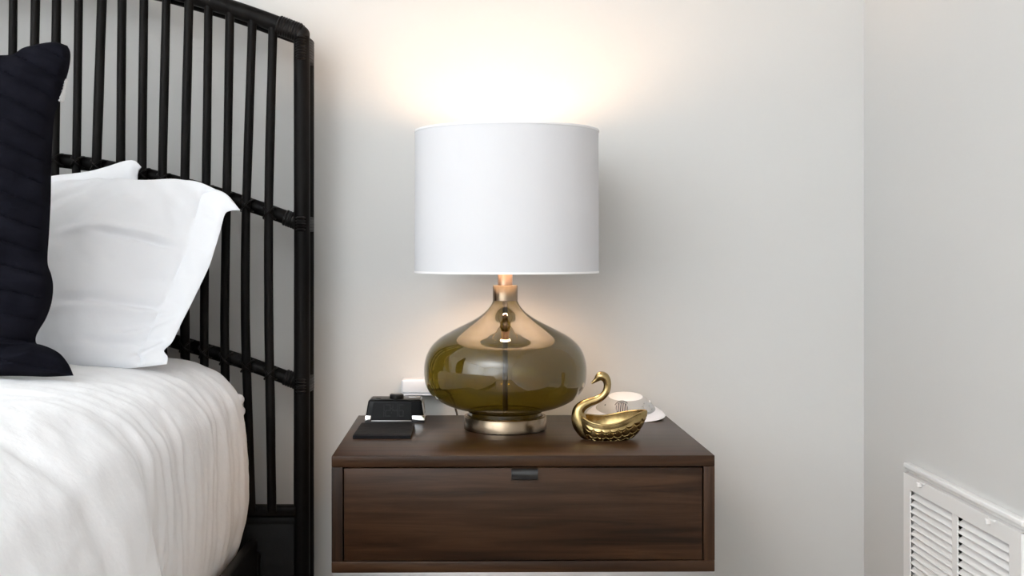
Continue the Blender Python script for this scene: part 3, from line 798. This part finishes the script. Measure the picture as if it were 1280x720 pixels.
# dark quilted pillow standing in front
PLQ = (1.665, .14, .75, .10, -.72)
def qedge(s, t):
    b = max(0., 1-abs(2*s-1)**3.2); c = max(0., 1-abs(2*t-1)**3.2); return (b**.6)*(c**.6)
def quilt_relief(x, y, s, t):
    xx = max(-160, x)
    drop = lerp(36, 12, min(1, max(0, (y-70)/330)))*(1-xx/65.0)*(1 if xx > 0 else (1-.22*xx/-160))
    if xx < 0: drop = lerp(36, 12, min(1, max(0, (y-70)/330)))*(1+.55*(1-math.exp(xx/60.)))
    ph = (y+drop-125)/28.0
    q = abs(ph-round(ph))*28      # px from the stitch line
    edge = smooth(min(s, 1-s)/.012)*smooth(min(t,1-t)/.02)
    puff = .0095*(min(1, q/12.0)**.45)
    wr = noise.noise(Vector((x*.045, y*.045, 1)))*.0022+noise.noise(Vector((x*.11, y*.16, 7)))*.0010
    st_ = -.0012 if q < 1.2 and (int(x/2.2) % 2 == 0) else 0
    crz = creases([(-30,445,44,432,-.016,7),(10,462,50,440,.008,8)])(x, y)
    return (puff+wr+st_+crz)*edge
right_q = [(92,469.5),(86,456),(76,443),(64,435.5),(52,431),(45.5,429),(45,421),(49,412),(58,397),(64.5,378),(66.5,358),(64,343),(59.5,327),(61.5,290),(63.5,250),(64.5,200),(67.5,150),(75,125),(82,102),(87,82),(88,66),(84.5,57.5)]
top_q = [(-354,56),(-330,52),(-270,66),(-135,75),(-40,73),(0,70.5),(19,68),(34,59.5),(52,54.5),(70,52.8),(84.5,57.5)]
bot_q = [(-362,471),(-250,474),(-135,475),(-30,471),(20,470),(60,471),(92,469.5)]
left_q = [(-362,471),(-335,432),(-320,420),(-334,360),(-330,250),(-336,150),(-356,80),(-354,56)]
qp, FQ, GQ = pillow('quilted_pillow', 'quilt', top_q, bot_q, left_q, right_q, PLQ,
    lambda s, t: .075*qedge(s, t)+.004*smooth(min(s,1-s,t,1-t)/.01), lambda s, t: .055*qedge(s, t)+.003*smooth(min(s,1-s,t,1-t)/.01), 170, 300, quilt_relief)
tag(qp, 'dark navy channel-quilted pillow with flared corners, in front of the white pillows', 'pillow')
# woven label in its side seam
tg = MB()
a0, a1, b1, b0 = (82,98), (71.5,126.5), (80.5,128.5), (86,100.5)
q = [on_plane(*p, PLQ)+Vector((0,-.002,0)) for p in (a0, a1, b1, b0)]
NTG = 10
rowsT = [[q[0].lerp(q[1], k/NTG)+Vector((-.003,0,0)), q[0].lerp(q[1], k/NTG).lerp(q[3].lerp(q[2], k/NTG), .5)+Vector((0,-.001*math.sin(k),0)), q[3].lerp(q[2], k/NTG)] for k in range(NTG+1)]
tg.grid(rowsT)
tg.v = [tuple(Vector(v)-Vector(qp.location)) for v in tg.v]
to = tg.build('label_tag', 'tag', qp); to['label'] = 'pale woven label with silver stitching'
md = to.modifiers.new('thickness', 'SOLIDIFY'); md.thickness = .0008
tx = MB()
for k, (u0, hh_) in enumerate(((.10,.6),(.24,.45),(.36,.5),(.50,.55),(.66,.35),(.78,.6),(.92,.8))):
    c = q[0].lerp(q[1], u0); e_ = q[3].lerp(q[2], u0); w_ = (e_-c)
    a_ = c+w_*.05; b_ = c+w_*(.05+.42*hh_); dn = (q[1]-q[0])*.05
    off = Vector((0,-.0022,0))
    tx.add([a_+off, b_+off, b_+dn+off, a_+dn+off, a_+off*.2, b_+off*.2, b_+dn+off*.2, a_+dn+off*.2], [(0,1,2,3),(0,4,5,1),(1,5,6,2),(2,6,7,3),(3,7,4,0)], False)
tx.v = [tuple(Vector(v)-Vector(qp.location)) for v in tx.v]
tx.build('stitched_marks', 'thread', to, recalc=True)

# white pillow in a flanged sham
PLS = (1.905, .60, .735, .05, -.6)
def flange(s):  # 0 on the flange, rising to 1 on the stuffed part
    return smooth((min(s, 1-s)-.045)/.15)
def sfront(s, t):
    return .082*flange(s)**.75*max(0., 1-abs(2*t-1)**2.6)**.62+.0035*smooth(min(s,1-s,t,1-t)/.008)
cr_s = creases([(60,292,150,232,-.010,8),(72,330,150,262,-.008,10),(95,320,214,304,.009,6),(135,318,210,313,-.010,4),(90,400,205,384,-.011,5),(85,413,190,393,.008,6),
                (150,420,212,398,-.007,5),(120,438,200,428,-.006,5),(190,236,222,262,-.004,10),(100,448,175,420,.006,7),(215,270,232,340,-.003,7),(70,262,118,236,-.007,6),(150,372,205,352,-.005,7),(165,452,206,430,.006,5),(128,275,176,262,-.004,9)])
def srelief(x, y, s, t):
    ed = smooth(min(s,1-s,t,1-t)/.02)
    h = cr_s(x, y)+noise.noise(Vector((x*.022, y*.022, 3)))*.006+noise.noise(Vector((x*.06, y*.05, 6)))*.002
    seam = -.0050*math.exp(-((min(s,1-s)-.050)/.0035)**2)
    ruff = .0022*math.sin(t*34+3*noise.noise(Vector((t*6,0,0))))*smooth((.05-min(s,1-s))/.02)
    return (h+seam+ruff)*ed
top_s = [(-470,250),(-380,232),(-240,236),(-60,250),(30,247),(66,241),(110,233.5),(150,231.2),(185,233.6),(205,231.5),(224,228.6),(240,227.6),(252,229.5),(268,236),(284,243.5),(300,262.5)]
bot_s = [(-466,462),(-300,456),(-60,460),(60,462),(120,461),(165,460),(208.5,455)]
right_s = [(208.5,455),(209.5,446),(205,438),(214,429),(221,416),(228,401),(240,378),(251,355),(262,331),(270,306),(276.5,284),(281,268),(287,263.5),(300,262.5)]
left_s = [(-466,462),(-480,440),(-490,360),(-488,290),(-470,250)]
shp, FS, GS = pillow('sham_pillow', 'cotton', top_s, bot_s, left_s, right_s, PLS, sfront,
    lambda s, t: .060*flange(s)**.75*max(0., 1-abs(2*t-1)**2.6)**.62+.001, 220, 160, srelief)
tag(shp, 'white flanged pillow leaning between the dark quilted pillow and the headboard', 'pillow')

# white pillow behind it
PLB = (2.100, .22, .90, .02, -.7)
top_b = [(-430,236),(-300,224),(-120,220),(40,224),(66,220.5),(95,217),(118,213.5),(137,208),(152,202.6),(163,200.6),(170,201.8),(176.5,208.5)]
right_b = [(172,330),(174,290),(173,262),(172.5,235),(172,222),(173,214),(176.5,208.5)]
bot_b = [(-430,335),(-200,332),(0,332),(172,330)]
left_b = [(-430,335),(-440,290),(-430,236)]
bp_, FB, GB = pillow('plain_pillow', 'cotton', top_b, bot_b, left_b, right_b, PLB,
    lambda s, t: .038*max(0., 1-abs(2*s-1)**6)**.6*max(0., 1-abs(2*t-1)**2.4)**.6+.002, lambda s, t: .016*max(0., 1-abs(2*s-1)**6)**.6*max(0., 1-abs(2*t-1)**2.4)**.6+.002, 120, 70,
    lambda x, y, s, t: (noise.noise(Vector((x*.03, y*.05, 2)))*.004-.0035*math.exp(-((s-.972)/.006)**2))*smooth(min(s,1-s,t,1-t)/.02))
tag(bp_, 'plain white pillow showing its top edge behind the flanged pillow', 'pillow')

# ------------------------------------------------------------------ light
def area(name, loc, rot, sx_, sy_, power, color=(1,1,1)):
    l = bpy.data.lights.new(name, 'AREA'); l.shape = 'RECTANGLE'; l.size = sx_; l.size_y = sy_; l.energy = power; l.color = color
    o = bpy.data.objects.new(name, l); COL.objects.link(o); o.location = loc; o.rotation_euler = rot; return o
# strobe turned up and back, so that ceiling and far walls light the room
area('bounced_flash', (-1.1,-3.7,1.15), (math.radians(180+17),math.radians(-36),0), .6, .6, 525, (.875,.942,1))
wd = bpy.data.worlds.new('sky'); S.world = wd; wd.use_nodes = True
wd.node_tree.nodes['Background'].inputs['Color'].default_value = (.75,.85,1,1); wd.node_tree.nodes['Background'].inputs['Strength'].default_value = 1.0

# ------------------------------------------------------------------ camera
cam = bpy.data.cameras.new('camera'); co = bpy.data.objects.new('camera', cam); COL.objects.link(co)
co.location = (0, -WALL, CAMZ); co.rotation_euler = (PI/2, 0, 0)
cam.sensor_width = 36; cam.sensor_fit = 'HORIZONTAL'; cam.lens = 36*F/1280
cam.shift_x = (640-CX)/1280; cam.shift_y = -(360-CY)/1280
cam.clip_start = .02
S.camera = co
S.view_settings.view_transform = 'Standard'; S.view_settings.look = 'None'; S.view_settings.gamma = 1
S.view_settings.use_curve_mapping = False; S.view_settings.exposure = -0.73
try:
    S.cycles.use_denoising = True; S.cycles.max_bounces = 14; S.cycles.transparent_max_bounces = 16; S.cycles.diffuse_bounces = 6
    S.cycles.sample_clamp_indirect = 8; S.cycles.caustics_reflective = False; S.cycles.caustics_refractive = False
except Exception: pass
